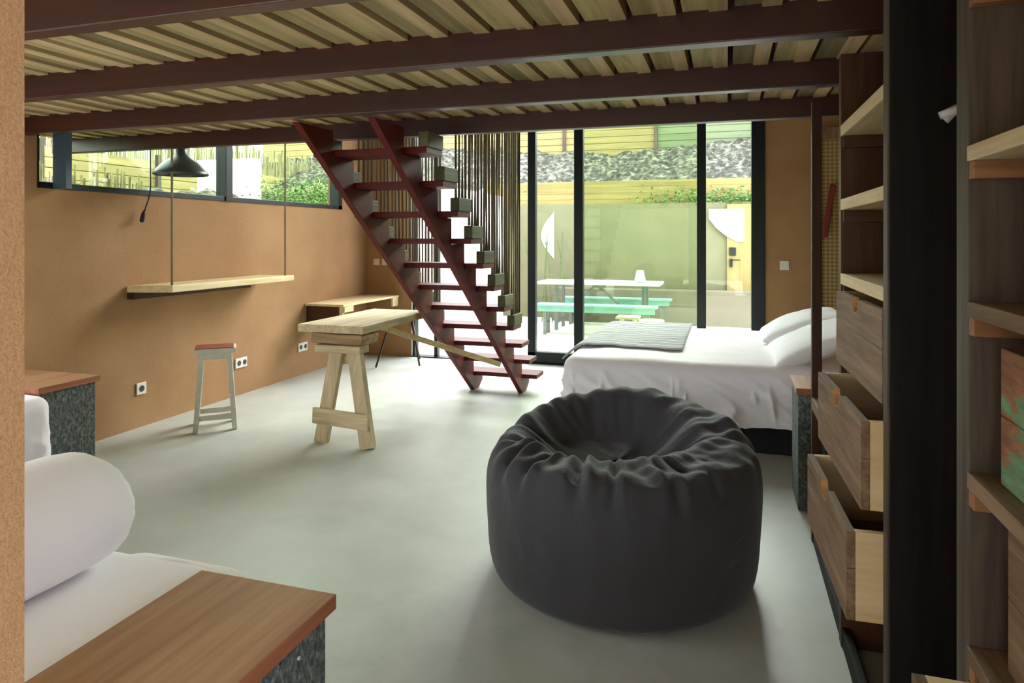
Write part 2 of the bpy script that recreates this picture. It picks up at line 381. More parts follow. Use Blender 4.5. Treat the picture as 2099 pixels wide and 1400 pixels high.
# glazed doors
d1 = struct_empty('door_1', 'black framed full height glazed sliding doors at the far end', (-1.6, YF, 0))
st = [(-3.65, -3.615, 7.55, 7.66, 0, 4.0)]
st += [(-3.37, -3.325, 7.57, 7.64, 0, 4.0), (-2.186, -2.093, 7.54, 7.62, 0, 4.0), (-1.64, -1.536, 7.52, 7.6, 0, 4.0), (-.308, -.213, 7.57, 7.65, 0, 4.0), (.243, .377, 7.53, 7.66, 0, 4.0)]
st += [(-3.65, .377, 7.52, 7.66, 0, .012), (-2.186, .377, 7.54, 7.64, .012, .135), (-3.65, .377, 7.52, 7.66, 3.9, 4.0)]
obj('door_frame', bx(*st), M['frame'], d1, .004)
obj('pane', bx(-3.615, -3.37, 7.6, 7.606, .012, 3.9), M['glass'], d1)
obj('pane', bx(-2.093, -1.64, 7.575, 7.581, .135, 3.9), M['glass'], d1)
obj('pane', bx(-1.536, -.308, 7.555, 7.563, .135, 3.9), M['gglass'], d1, label='green tinted middle pane')
obj('pane', bx(-.213, .243, 7.6, 7.606, .135, 3.9), M['glass'], d1)
struct('trim_1', bx(-3.655, -3.64, 7.535, 7.55, 0, 2.3), M['white'], 'thin pale timber strip at the wall corner')

# switches and sockets
def plate_x(name, y0, y1, z0, z1, holes, label, cat, grp=None):
    t = thing(name, label, cat, (XL, (y0+y1)/2, z0), grp)
    obj('cover_plate', bx(XL, XL+.012, y0, y1, z0, z1), M['plate'], t, .004)
    for h in holes:
        bm = bmesh.new(); r = .024; zc = (z0+z1)/2
        poly = [(h+r*math.cos(a*PI/8), zc+r*math.sin(a*PI/8)) for a in range(16)]
        obj('socket_insert', prism(poly, 'x', XL+.0125, XL+.0145), M['hole'], t)
plate_x('wall_socket', 4.075, 4.165, .25, .34, (4.12,), 'single white wall socket low on the left wall, nearest the grey nightstand', 'socket', 'sockets on the left wall')
plate_x('wall_socket', 5.165, 5.32, .25, .34, (5.21, 5.285), 'double white wall socket low on the wall just right of the white stool', 'socket', 'sockets on the left wall')
plate_x('wall_socket', 6.12, 6.28, .25, .34, (6.16, 6.24), 'double white wall socket under the far wall desk', 'socket', 'sockets on the left wall')
def plate_y(x0, x1, z0, z1, label, grp=None):
    t = thing('light_switch', label, 'light switch', ((x0+x1)/2, YF, z0), grp)
    obj('cover_plate', bx(x0, x1, YF-.012, YF, z0, z1), M['plate'], t, .003)
    obj('rocker', bx(x0+.018, x1-.018, YF-.017, YF-.012, z0+.018, z1-.018), M['plate'], t, .002)
plate_y(.52, .61, 1.11, 1.205, 'white light switch on the brown wall right of the glazed doors')
plate_y(-4.17, -4.09, 1.105, 1.185, 'left one of two white light switches in the far left corner')
plate_y(-4.055, -3.975, 1.105, 1.185, 'right one of two light switches in the far left corner, half behind the red stair')

# ------------------------------------------------------------------ stair
r_, g_ = .18, .242
Yr = lambda k: 6.30-g_*(k-1)
stair = thing('staircase', 'open dark red staircase with saw-tooth stringers rising to the loft', 'staircase', (-2.06, 6.1, 0))
def stringer(x0, x1):
    top = []
    K = 12
    poly = [(6.08, 0), (6.2, 0), (6.30, .06)]
    for k in range(1, K):
        poly += [(Yr(k), r_*k-.04), (Yr(k+1), r_*k-.04)]
    poly += [(Yr(K), 2.096), (6.08-2.096/.749, 2.096)]
    return prism(poly, 'x', x0, x1)
for x0, x1 in ((-1.855, -1.81), (-2.33, -2.285)):
    obj('stringer', stringer(x0, x1), M['red'], stair, .003)
for k in range(1, 12):
    yn, yf = Yr(k+1)+.005, Yr(k)+.0
    obj('tread', bx(-2.43, -1.67, yn, yf, r_*k-.038, r_*k), M['red'], stair, .003)
    if k >= 4:
        obj('rope_block', bx(-1.725, -1.662, yn+.005, yf-.005, r_*k, r_*k+.088), wood('mossy_block_wood', (60, 62, 40), (104, 100, 68), 'y', jit=.2), stair, .004, label='grey green wooden block')
        obj('rope_block', bx(-2.438, -2.375, yn+.005, yf-.005, r_*k, r_*k+.088), wood('mossy_block_wood', (60, 62, 40), (104, 100, 68), 'y', jit=.2), stair, .004, label='grey green wooden block')
def ropes(x, grp, label):
    first = None
    for k in range(4, 12):
        for j in range(4):
            y = Yr(k+1)+.028+j*.057
            z0 = r_*k+.089
            if y < 4.1: continue
            z1 = 4.298 if y > 4.1 else (2.098 if y > 3.985 else 2.19)
            pts = [(x+random.uniform(-.004, .004), y+random.uniform(-.003, .003), z0+(z1-z0)*t/4) for t in range(5)]
            pts[0] = (x, y, z0); pts[-1] = (x, y, z1)
            o = obj('rope', tube(pts, .0102, 6), M['rope'], None, smooth=True)
            recentre(o, (x, y, z0)); tag(o, label, 'rope', grp)
ropes(-1.692, 'ropes on the door side of the stair', 'thin rope hanging vertically beside the right ends of the red stair treads')
ropes(-2.406, 'ropes on the wall side of the stair', 'thin rope hanging vertically beside the left ends of the stair treads, seen between the stringers')
o = obj('steel_rod', tube([(-1.692, 5.562, .81), (-1.692, 5.562, 4.298)], .014, 8), M['hairpin'], None, smooth=True)
recentre(o, (-1.692, 5.562, .81)); tag(o, 'dark vertical rod at the right end of the stair ropes', 'rod')

# ------------------------------------------------------------------ trestle table
tt = thing('trestle_table', 'long light pine table on one A-frame trestle, joined to the red stair', 'table', (-2.6, 4.7, 0))
obj('tabletop', bx(-2.925, -2.40, 4.19, 5.29, .775, .83), old_pine('y'), tt, .004)
obj('cross_beam', prism([(-2.83, .70), (-2.42, .69), (-2.405, .75), (-2.42, .768), (-2.6, .765), (-2.82, .772)], 'y', 4.2, 4.44), wood('log_wood', (130, 104, 70), (206, 176, 128), 'x', fine=20), tt, .012, label='rough log cross beam')
obj('cross_board', bx(-2.785, -2.425, 4.19, 4.32, .635, .69), old_pine('x'), tt, .004)
def A(px, v): return px
obj('leg', bar(((-2.735, 4.20, 0), (-2.63, 4.235, .64), .10, .045, (0, 1, 0))), old_pine('z'), tt, .003)
obj('leg', bar(((-2.345, 4.165, 0), (-2.485, 4.235, .64), .10, .055, (0, 1, 0))), old_pine('z'), tt, .003)
obj('leg_brace', bar(((-2.775, 4.158, .20), (-2.33, 4.138, .185), .11, .024, (0, 1, 0))), old_pine('x'), tt, .003)
obj('stretcher_block', bx(-2.62, -2.53, 4.26, 4.34, .55, .64), pine('x'), tt, .003)
obj('diagonal_brace', bar(((-2.58, 4.72, .765), (-1.86, 5.55, .36), .05, .045, (0, 0, 1))), pine('x'), tt, .003)

# wall desk, far left
wd = thing('wall_desk', 'pale plywood desk fixed in the far left corner below the wall', 'desk', (-4.0, 6.85, 0))
obj('desktop', bx(XL+.005, -3.8, 6.24, 7.5, .722, .745), pine('y'), wd, .003)
obj('front_apron', bx(-3.83, -3.805, 6.27, 6.45, .66, .722), pine('y'), wd, .002)
obj('front_apron', bx(-3.83, -3.805, 7.35, 7.49, .62, .722), pine('y'), wd, .002)
obj('leg', bx(-3.87, -3.83, 6.27, 6.31, .42, .722), pine('z'), wd, .002)
obj('support_panel', bx(XL+.005, -3.87, 6.27, 6.295, .45, .722), dark('x'), wd, .002)
# rusty metal-legged stool behind table
ms = thing('tripod_stool', 'small stool on thin dark metal legs behind the pine table', 'stool', (-3.48, 7.0, 0))
obj('seat', lathe([(0, .565), (.15, .565), (.155, .575), (.155, .59), (.15, .6), (0, .6)], 28, -3.5, 7.02), pine('x'), ms, smooth=False)
for (fx, fy), (tx, ty) in (((-3.70, 6.74), (-3.60, 6.93)), ((-3.276, 6.964), (-3.39, 7.0)), ((-3.47, 7.38), (-3.48, 7.13))):
    obj('leg', tube([(fx, fy, .01), (fx*.8+tx*.2, fy*.8+ty*.2, .12), (tx, ty, .567)], .011, 8), M['hairpin'], ms, smooth=True)

# white stool
ws = thing('bar_stool', 'white washed wooden stool with a red painted seat near the left wall', 'stool', (-3.66, 4.28, 0))
ang = R(40); cs, sn = math.cos(ang), math.sin(ang)
def sp(a, b, z): return (-3.735+a*cs-b*sn, 4.305+a*sn+b*cs, z)
def sbox(a0, a1, b0, b1, z0, z1):
    bm = bx(a0, a1, b0, b1, z0, z1)
    bmesh.ops.transform(bm, matrix=Matrix.Translation((-3.735, 4.305, 0)) @ Matrix.Rotation(ang, 4, 'Z'), verts=bm.verts); return bm
obj('seat', sbox(-.145, .145, -.11, .11, .575, .612), M['wgrey'], ws, .004)
obj('seat_top', sbox(-.14, .128, -.108, .108, .612, .617), plain('worn_red_seat_paint', (132, 60, 48), .6, mott=.2, mscale=12), ws, .002, label='worn red painted seat surface')
for sa in (-1, 1):
    for sb in (-1, 1):
        obj('leg', bar((sp(sa*.135, sb*.13, 0), sp(sa*.095, sb*.075, .578), .042, .036, (cs, sn, 0))), M['wgrey'], ws, .003)
obj('rail', bar((sp(-.09, -.075, .55), sp(.09, -.075, .55), .02, .045)), M['wgrey'], ws, .002)
obj('rail', bar((sp(-.09, .075, .55), sp(.09, .075, .55), .02, .045)), M['wgrey'], ws, .002)
for b, z in ((-.118, .10), (.118, .10)):
    obj('footrest', bar((sp(-.13, b, z), sp(.13, b, z), .02, .04)), M['wgrey'], ws, .002)
for a in (-.125, .125):
    obj('footrest', bar((sp(a, -.12, .16), sp(a, .12, .16), .02, .04)), M['wgrey'], ws, .002)

# hanging wall shelf with ropes
hs = thing('hanging_shelf', 'thick rough pine plank shelf hung on the left wall by two ropes', 'shelf', (-4.1, 4.8, 1.03))
poly = [(-4.262, 3.985), (-4.262, 5.5), (-3.935, 5.585), (-3.94, 5.2), (-3.95, 4.8), (-3.942, 4.4), (-3.95, 4.1)]
obj('plank', prism(poly, 'z', 1.035, 1.088), pine('y'), hs, .006)
obj('wall_ledger', bx(-4.265, -4.2, 3.99, 5.3, .985, 1.034), dark('y'), hs, .003, label='dark wooden ledger under the plank')
for y in (4.115, 5.49):
    o = obj('suspension_rope', tube([(-3.968, y, 1.089), (-3.968, y, 2.3 if y < 4.1 else 4.298)], .0085, 8), M['rope'], hs, smooth=True)

# pendant lamp
pl = thing('pendant_lamp', 'dark green grey bell shaped pendant lamp hanging before the clerestory window', 'lamp', (-4.03, 4.27, 1.93))
prof = [(.198, 1.932), (.2, 1.936), (.19, 1.955), (.165, 1.985), (.125, 2.025), (.09, 2.05), (.065, 2.07), (.045, 2.085), (.04, 2.12), (.036, 2.14), (.012, 2.15)]
inner = [(r-.004 if r > .02 else r, z-.003) for r, z in prof[::-1]]
obj('lamp_shade', lathe(prof+inner, 48, -4.03, 4.27), M['lamp'], pl, smooth=True)
obj('cord', tube([(-4.03, 4.27, 2.148), (-4.03, 4.27, 4.298)], .004, 6), M['black'], pl)
obj('bulb_holder', lathe([(0, 1.99), (.028, 1.99), (.03, 2.0), (.03, 2.08), (0, 2.08)], 20, -4.03, 4.27), M['hole'], pl, smooth=True)
cb = thing('hanging_cable', 'black cable hanging down the left wall with a plug at its end', 'cable', (-4.2, 4.15, 1.56))
obj('cord', tube([(-4.2, 4.145, 4.298), (-4.2, 4.145, 2.2), (-4.2, 4.145, 1.83), (-4.205, 4.135, 1.75), (-4.22, 4.105, 1.64)], .005, 6), M['black'], cb, smooth=True)
obj('plug', tube([(-4.219, 4.107, 1.65), (-4.222, 4.1, 1.625), (-4.226, 4.09, 1.575), (-4.227, 4.088, 1.562)], [.009, .015, .017, .01], 10), M['black'], cb, smooth=True)

# ------------------------------------------------------------------ nightstands
def nightstand(x0, x1, y0, y1, h, label, screws=(), cab='y'):
    t = thing('nightstand', label, 'nightstand', ((x0+x1)/2, (y0+y1)/2, 0), 'wood topped fibre board nightstands')
    obj('cabinet_body', bx(x0+.01, x1-.012, y0+.01, y1-.02, 0, h-.035), M['felt'], t, .003)
    obj('tabletop', bx(x0, x1, y0, y1, h-.032, h), redbrown(cab), t, .002)
    obj('edge_band', bx((x1, x1+.002, y0, y1, h-.033, h-.001), (x0, x1, y0-.002, y0, h-.033, h-.001)), edge(cab), t, label='reddish edge strip')
    for y in screws:
        poly = [(y+.004*math.cos(a*PI/6), h-.075+.004*math.sin(a*PI/6)) for a in range(12)]
        obj('screw', prism(poly, 'x', x1-.013, x1-.009), M['plate'], t)
nightstand(-1.205, -.838, .80, 1.342, .65, 'nightstand with wood grain top at the bottom left, nearest the camera', (1.04, 1.22, .9))
nightstand(-4.2, -3.47, 2.69, 3.06, .65, 'wood topped speckled grey nightstand against the left wall')
nightstand(.35, .9, 3.90, 4.28, .65, 'wood topped dark nightstand beside the far white bed')

# ------------------------------------------------------------------ beds
def rrect(x0, x1, y0, y1, r, n=200):
    """points around a rounded rectangle with arc length"""
    segs = []; w, d = x1-x0-2*r, y1-y0-2*r
    L = 2*(w+d)+2*PI*r; out = []
    for i in range(n):
        s = L*i/n; q = s
        if q < w: out.append((x0+r+q, y0, 0, -1, s)); continue
        q -= w
        if q < PI*r/2: a = -PI/2+q/r; out.append((x1-r+r*math.cos(a), y0+r+r*math.sin(a), math.cos(a), math.sin(a), s)); continue
        q -= PI*r/2
        if q < d: out.append((x1, y0+r+q, 1, 0, s)); continue
        q -= d
        if q < PI*r/2: a = q/r; out.append((x1-r+r*math.cos(a), y1-r+r*math.sin(a), math.cos(a), math.sin(a), s)); continue
        q -= PI*r/2
        if q < w: out.append((x1-r-q, y1, 0, 1, s)); continue
        q -= w
        if q < PI*r/2: a = PI/2+q/r; out.append((x0+r+r*math.cos(a), y1-r+r*math.sin(a), math.cos(a), math.sin(a), s)); continue
        q -= PI*r/2
        if q < d: out.append((x0, y1-r-q, -1, 0, s)); continue
        q -= d
        a = PI+q/r; out.append((x0+r+r*math.cos(a), y0+r+r*math.sin(a), math.cos(a), math.sin(a), s))
    return out
def duvet(x0, x1, y0, y1, z, hem, re=.07, fold=.03, n=420, seed=0., crown=.02, slant=.9, freq=5.0):
    pts = rrect(x0, x1, y0, y1, .1, n); bm = bmesh.new(); rings = []
    cx, cy = (x0+x1)/2, (y0+y1)/2; half = min(x1-x0, y1-y0)/2
    prof = []
    for t in range(0, 14): prof.append(('top', t/14))
    for t in range(0, 7): prof.append(('arc', t/7))
    for t in range(0, 17): prof.append(('side', t/16))
    rc = random.Random(int(seed*10)); Ltot = pts[-1][4]
    creases = [(rc.uniform(0, Ltot), rc.uniform(-.05, .55)*(1 if slant > .3 else .1), rc.uniform(.010, .022), rc.uniform(.3, 1.), rc.uniform(-.2, .5), rc.uniform(.5, 1.3)) for _ in range(int(Ltot*5))]
    for kind, t in prof:
        ring = []
        for (x, y, nx, ny, s) in pts:
            if kind == 'top':
                f = .03+.97*t
                # shrink toward a centre segment
                px = cx+(x-nx*re-cx)*f; py = cy+(y-ny*re-cy)*f
                zz = z+crown*(1-f*f)+.012*noise.noise(Vector((px*2.2+seed, py*2.2, seed)))+.006*noise.noise(Vector((px*7, py*7, seed)))
            elif kind == 'arc':
                a = t*PI/2; px = x-nx*re*(1-math.sin(a)); py = y-ny*re*(1-math.sin(a)); zz = z-re*(1-math.cos(a))
                zz += .012*noise.noise(Vector((px*2.2+seed, py*2.2, seed)))*(1-t)
            else:
                zz = z-re-(z-re-hem)*t
                u = s*freq-slant*t*2.6
                w = noise.noise(Vector((u, t*1.4, seed+3)))
                w2 = noise.noise(Vector((u*2.6+slant*t, t*2., seed+9)))
                ridge = max(0, 1-abs(w)*4.2)**1.5
                d = fold*(.35+.65*t)*min(1, (1-0)*1)*(ridge*.9+w2*.3+noise.noise(Vector((s*1.3, t*.6, seed+5)))*.6)
                for s0, k, wd, am, ta, tb in creases:
                    dd = s-s0-k*t
                    if abs(dd) < wd*4 and ta < t < tb: d += fold*.55*am*math.exp(-(dd/wd)**2)*math.sin(PI*(t-ta)/(tb-ta))
                px = x+nx*d; py = y+ny*d
                if t > .95: zz += .012*noise.noise(Vector((s*2.3, 0, seed)))
            ring.append(bm.verts.new((px, py, zz)))
        rings.append(ring)
    for a, b in zip(rings, rings[1:]):
        for k in range(n): bm.faces.new((a[k], a[(k+1) % n], b[(k+1) % n], b[k]))
    bm.faces.new(rings[0])
    return bm
def pillow(cx, cy, cz, a, b, h, rx, rz, seed, ry=0):
    bm = bmesh.new(); n = 26; T = {}
    for side in (1, -1):
        for i in range(n+1):
            for j in range(n+1):
                if side < 0 and (i in (0, n) or j in (0, n)): T[(side, i, j)] = T[(1, i, j)]; continue
                u, v = 2*i/n-1, 2*j/n-1
                x = a*u*(1-.07*(1-v*v)); y = b*v*(1-.09*(1-u*u))
                e = ((1-u**2)*(1-v**2))**.42
                z = side*h*e*(1+.2*noise.noise(Vector((u*1.6+seed, v*1.6, side))))+.035*h*5*noise.noise(Vector((u*5, v*5+seed, side)))*e*.3
                T[(side, i, j)] = bm.verts.new((x, y, z))
    for side in (1, -1):
        for i in range(n):
            for j in range(n):
                q = [T[(side, i, j)], T[(side, i+1, j)], T[(side, i+1, j+1)], T[(side, i, j+1)]]
                if len(set(q)) == 4: bm.faces.new(q)
    mt = Matrix.Translation((cx, cy, cz)) @ Matrix.Rotation(rz, 4, 'Z') @ Matrix.Rotation(ry, 4, 'Y') @ Matrix.Rotation(rx, 4, 'X')
    bmesh.ops.transform(bm, matrix=mt, verts=bm.verts); return bm

bed = thing('double_bed', 'large double bed with a white duvet on a black base by the glazed doors', 'bed', (-.1, 5.7, 0))
obj('bed_base', bx(-1.0, .88, 4.86, 6.58, 0, .25), M['bedbase'], bed, .01)
obj('mattress', bx(-1.06, .9, 4.84, 6.6, .25, .54), M['sheet'], bed, .04)
obj('duvet', duvet(-1.13, .6, 4.76, 6.68, .60, .20, fold=.042, seed=2.1, re=.09, freq=4.4, n=900), M['sheet'], bed, smooth=True)
obj('sheet', duvet(.5, .93, 4.80, 6.64, .575, .30, fold=.012, seed=5, n=200), M['sheet'], bed, smooth=True)
for (cx, cy, cz, rx, ry, sd, lb) in ((.60, 5.24, .715, .02, -.38, 1, 'white pillow nearest the camera on the double bed'), (.58, 6.12, .725, -.03, -.34, 4, 'white pillow at the far side of the double bed')):
    p = obj('pillow', pillow(0, 0, 0, .33, .43, .10, rx, 0, sd, ry), M['pillow'], None, smooth=True)
    p.location = (cx, cy, cz); tag(p, lb, 'pillow', 'pillows on the double bed')
# striped runner
bm = bmesh.new(); nx, ny = 40, 40; G = []
for i in range(nx+1):
    row = []
    for j in range(ny+1):
        x = -1.235+.925*i/nx; y = 5.16+1.50*j/ny
        zt = .625+.010*noise.noise(Vector((x*2.2+2.1, y*2.2, 2.1)))+.006*noise.noise(Vector((x*9, y*6, 1)))
        if x < -1.02:
            d = -1.02-x; zt -= d*d*2.6; x2 = x+d*.1
        else: x2 = x
        if j == 0: y += .012*math.sin(i*.5)
        row.append(bm.verts.new((x2, y, zt)))
    G.append(row)
for i in range(nx):
    for j in range(ny): bm.faces.new((G[i][j], G[i+1][j], G[i+1][j+1], G[i][j+1]))
o = obj('bed_runner', bm, M['stripes'], None, smooth=True)
s = o.modifiers.new('Solidify', 'SOLIDIFY'); s.thickness = .008; s.offset = 1
recentre(o, (-.7, 5.9, .62)); tag(o, 'grey and white striped runner folded across the foot of the double bed', 'bed runner')

nb = thing('single_bed', 'white single bed at the bottom left, with a long bolster on it', 'bed', (-1.7, .5, 0))
obj('bed_base', bx(-2.1, -1.28, -.5, 1.42, 0, .25), M['bedbase'], nb, .01)
obj('mattress', bx(-2.12, -1.26, -.5, 1.44, .25, .56), M['sheet'], nb, .04)
obj('duvet', duvet(-2.16, -1.225, -.5, 1.5, .60, .25, fold=.02, seed=8, re=.08, crown=.01), M['sheet'], nb, smooth=True)
lb_ = thing('single_bed', 'white single bed with bare white mattress by the left wall nightstand', 'bed', (-3.7, 1.6, 0))
obj('bed_base', bx(-4.2, -3.32, .62, 2.55, 0, .3), M['bedbase'], lb_, .01)
obj('mattress', duvet(-4.22, -3.245, .6, 2.62, .645, .33, fold=.012, seed=12, re=.06, crown=.01, slant=.1, freq=9), M['sheet'], lb_, smooth=True)
obj('sheet_corner', duvet(-1.6, -1.15, 1.350, 1.515, .592, .34, fold=.008, seed=3, re=.05, n=160, crown=0), M['sheet'], nb, smooth=True)
# bolster
bm = bmesh.new(); rings = []; seg = 64
prof = [(0.001, 1.435), (.05, 1.437), (.10, 1.432), (.125, 1.42), (.145, 1.39), (.152, 1.34)]
prof += [(.155, 1.34-.1*k) for k in range(1, 15)]+[(.12, -.12), (.001, -.13)]
for r, y in prof:
    ring = []
    for k in range(seg):
        a = 2*PI*k/seg
        rr = r*(1+.012*noise.noise(Vector((math.cos(a)*2, math.sin(a)*2, y*3))))
        if y > 1.3: rr *= 1+.05*abs(noise.noise(Vector((a*3.0, 1.0, 0))))
        x = -1.645+rr*1.22*math.cos(a); z = .735+rr*.97*math.sin(a)
        if z < .615: z = .615
        ring.append(bm.verts.new((x+(.02*(y-1.4)), y, z)))
    rings.append(ring)
for a, b in zip(rings, rings[1:]):
    for k in range(seg): bm.faces.new((a[k], a[(k+1) % seg], b[(k+1) % seg], b[k]))
o = obj('bolster', bm, M['sheet'], None, smooth=True)
recentre(o, (-1.66, .6, .61)); tag(o, 'fat white cylindrical bolster lying on the near left bed', 'bolster')

# ------------------------------------------------------------------ bean bag
def beanbag(cx, cy):
    bm = bmesh.new(); n = 400; rings = []; rnd = random.Random(23)
    sm = lambda e0, e1, x: (lambda t: t*t*(3-2*t))(max(0, min(1, (x-e0)/(e1-e0))))
    cre = []
    for a_deg, w_, am in ((196, .05, .8), (222, .045, 1.1), (236, .04, .8), (262, .05, 1.1), (276, .04, .6), (300, .05, .9), (318, .05, .8), (335, .06, .7), (350, .05, .8), (6, .06, .9), (22, .05, .7), (40, .06, .9), (62, .07, .8), (88, .07, .6), (118, .08, .9), (150, .06, .8), (172, .06, 1.)):
        cre.append((R(a_deg), w_*rnd.uniform(.7, 1.3), am*(1 if a_deg > 185 and a_deg < 320 else .45), rnd.uniform(-.5, .5)))
    side = [(.001, 0), (.25, 0), (.45, .002), (.522, .008), (.55, .03), (.566, .07), (.575, .13), (.578, .2), (.583, .27), (.585, .34), (.585, .40), (.582, .445), (.574, .485), (.562, .515), (.548, .54)]
    tops = [.532, .515, .495, .475, .455, .435, .415, .395, .375, .355, .335, .315, .295, .275, .255, .235, .215, .19, .165, .14, .11, .08, .04, .001]
    def height(x, y):
        r = math.hypot(x, y); z = .545+.05*sm(.58, .47, r)
        z += .075*sm(-.2, .5, y)*sm(.6, .45, r) - .035*sm(.1, -.5, y)*sm(.56, .44, r) - .03*sm(.1, .5, x)*sm(.56, .4, r)
        z -= .035*sm(.15, .55, -x)*(1-sm(-.1, .5, y)*.3)
        z += .02*math.exp(-((x+.02)/.22)**2)*sm(.2, .5, y)
        dx, dy = (x+.09)/.36, (y-.02)/.36
        if dx > 0: dx *= .80
        if dy > 0: dy *= .92
        d = math.hypot(dx, dy)
        z -= .15*(1-sm(.42, 1.05, d))
        return z
    def crease(a, t):
        c = 0
        for a0, w, amp, tw in cre:
            d = (a-a0-tw*t+PI) % (2*PI)-PI
            if abs(d) < .3:
                c -= amp*math.exp(-(d/w)**2); c += .75*amp*math.exp(-((d-1.7*w)/(w*1.0))**2)+.4*amp*math.exp(-((d+1.9*w)/(w*1.2))**2)
        return c
    allr = [('s', r, z) for r, z in side]+[('t', r, 0) for r in tops]
    for kind, r, z in allr:
        ring = []
        for k in range(n):
            a = 2*PI*k/n; ca, sa = math.cos(a), math.sin(a)
            l1 = noise.noise(Vector((ca*1.7+4, sa*1.7, z*2))); l2 = noise.noise(Vector((ca*r*9, sa*r*9, 5+z*4)))
            if kind == 's':
                e = sm(.42, .54, z); c = crease(a, 0)*e*e
                rr = r+c*.017+l1*.010*sm(.05, .3, z)+l2*.005*sm(.0, .3, z)
                # soft vertical crumple of the cover
                rr += .004*noise.noise(Vector((a*7, z*2.5, 8)))*sm(.05, .2, z)
                zz = z + e*e*(height(.54*ca, .54*sa)-.55)+c*.010+l1*.02*e
                zz = z if z < .3 else z+(zz-z)
            else:
                t = (.55-r)/.55
                e = sm(0, .05, .55-r)*.6+.4
                fade = sm(.20, .40, r)*(1-.35*sm(.1, .5, sa))
                c = crease(a, t)
                px, py = r*ca, r*sa
                uu = px*math.cos(.6)+py*math.sin(.6); vv = -px*math.sin(.6)+py*math.cos(.6)
                st = 1-2.2*abs(noise.noise(Vector((uu*2.2+.6*noise.noise(Vector((px*4, py*4, 0))), vv*9, 3))))
                zz = height(px, py)+c*.034*fade*(1-.7*sm(-.1, .3, px))+.020*st*sm(-.05, .3, px)*sm(.57, .48, r)+.012*(1-2*abs(noise.noise(Vector((uu*3+9, vv*5, 7)))))*sm(.57, .45, r)+l1*.02+l2*.016*fade+.012*fade*noise.noise(Vector((a*9+t*2, t*4, 1)))
                rr = r+c*.006*fade
            ring.append(bm.verts.new((cx+rr*ca, cy+rr*sa, max(0, zz))))
        rings.append(ring)
    for a, b in zip(rings, rings[1:]):
        for k in range(n): bm.faces.new((a[k], a[(k+1) % n], b[(k+1) % n], b[k]))
    return bm
bb = thing('bean_bag', 'large round charcoal bean bag chair with a sunken creased top', 'bean bag', (-.447, 3.0, 0))
obj('bag', beanbag(-.447, 3.0), M['bag'], bb, smooth=True, sub=1)
obj('seam', tube([(-.447+.577*math.cos(2*PI*k/96), 3.0+.577*math.sin(2*PI*k/96), .06) for k in range(97)], .002, 5), M['bag'], bb) if False else None

# ------------------------------------------------------------------ shelf units
x0u, x1u = .385, .86
su = thing('shelving_unit', 'tall reclaimed wood shelving unit with three pulled out drawers', 'shelving unit', (.62, 2.6, 0))
obj('side_panel', bx(x0u+.002, x1u, 1.902, 1.95, 0, 2.098), black('z'), su, .002, label='black stained near side panel')
obj('edge_strip', bx(x0u-.004, x0u+.002, 1.902, 1.95, 0, 2.098), greywood('z'), su, .001)
obj('side_panel', bx(x0u, x1u, 2.655, 2.70, 0, 2.098), dark('z'), su, .002)
obj('back_panel', bx(x1u, x1u+.015, 1.902, 2.70, .02, 2.098), dark('z'), su)
obj('base_board', bx(x0u+.004, x0u+.03, 1.95, 3.5, 0, .07), black('y'), su, .002)
for z in (1.844, 1.583, 1.322):
    sh = obj('shelf', bx(x0u-.002, x1u-.004, 1.952, 2.653, z-.038, z), pine('y'), su, .002)
    obj('batten', bx(x0u+.006, x1u-.02, 2.632, 2.653, z-.08, z-.038), dark('x'), sh); obj('batten', bx(x0u+.006, x1u-.02, 1.952, 1.97, z-.08, z-.038), pine('x'), sh)
for z in (1.0, .72, .44): obj('drawer_runner', bx((x0u+.02, x1u-.02, 1.951, 1.966, z-.05, z-.02), (x0u+.02, x1u-.02, 2.64, 2.654, z-.05, z-.02)), brown('x'), su)
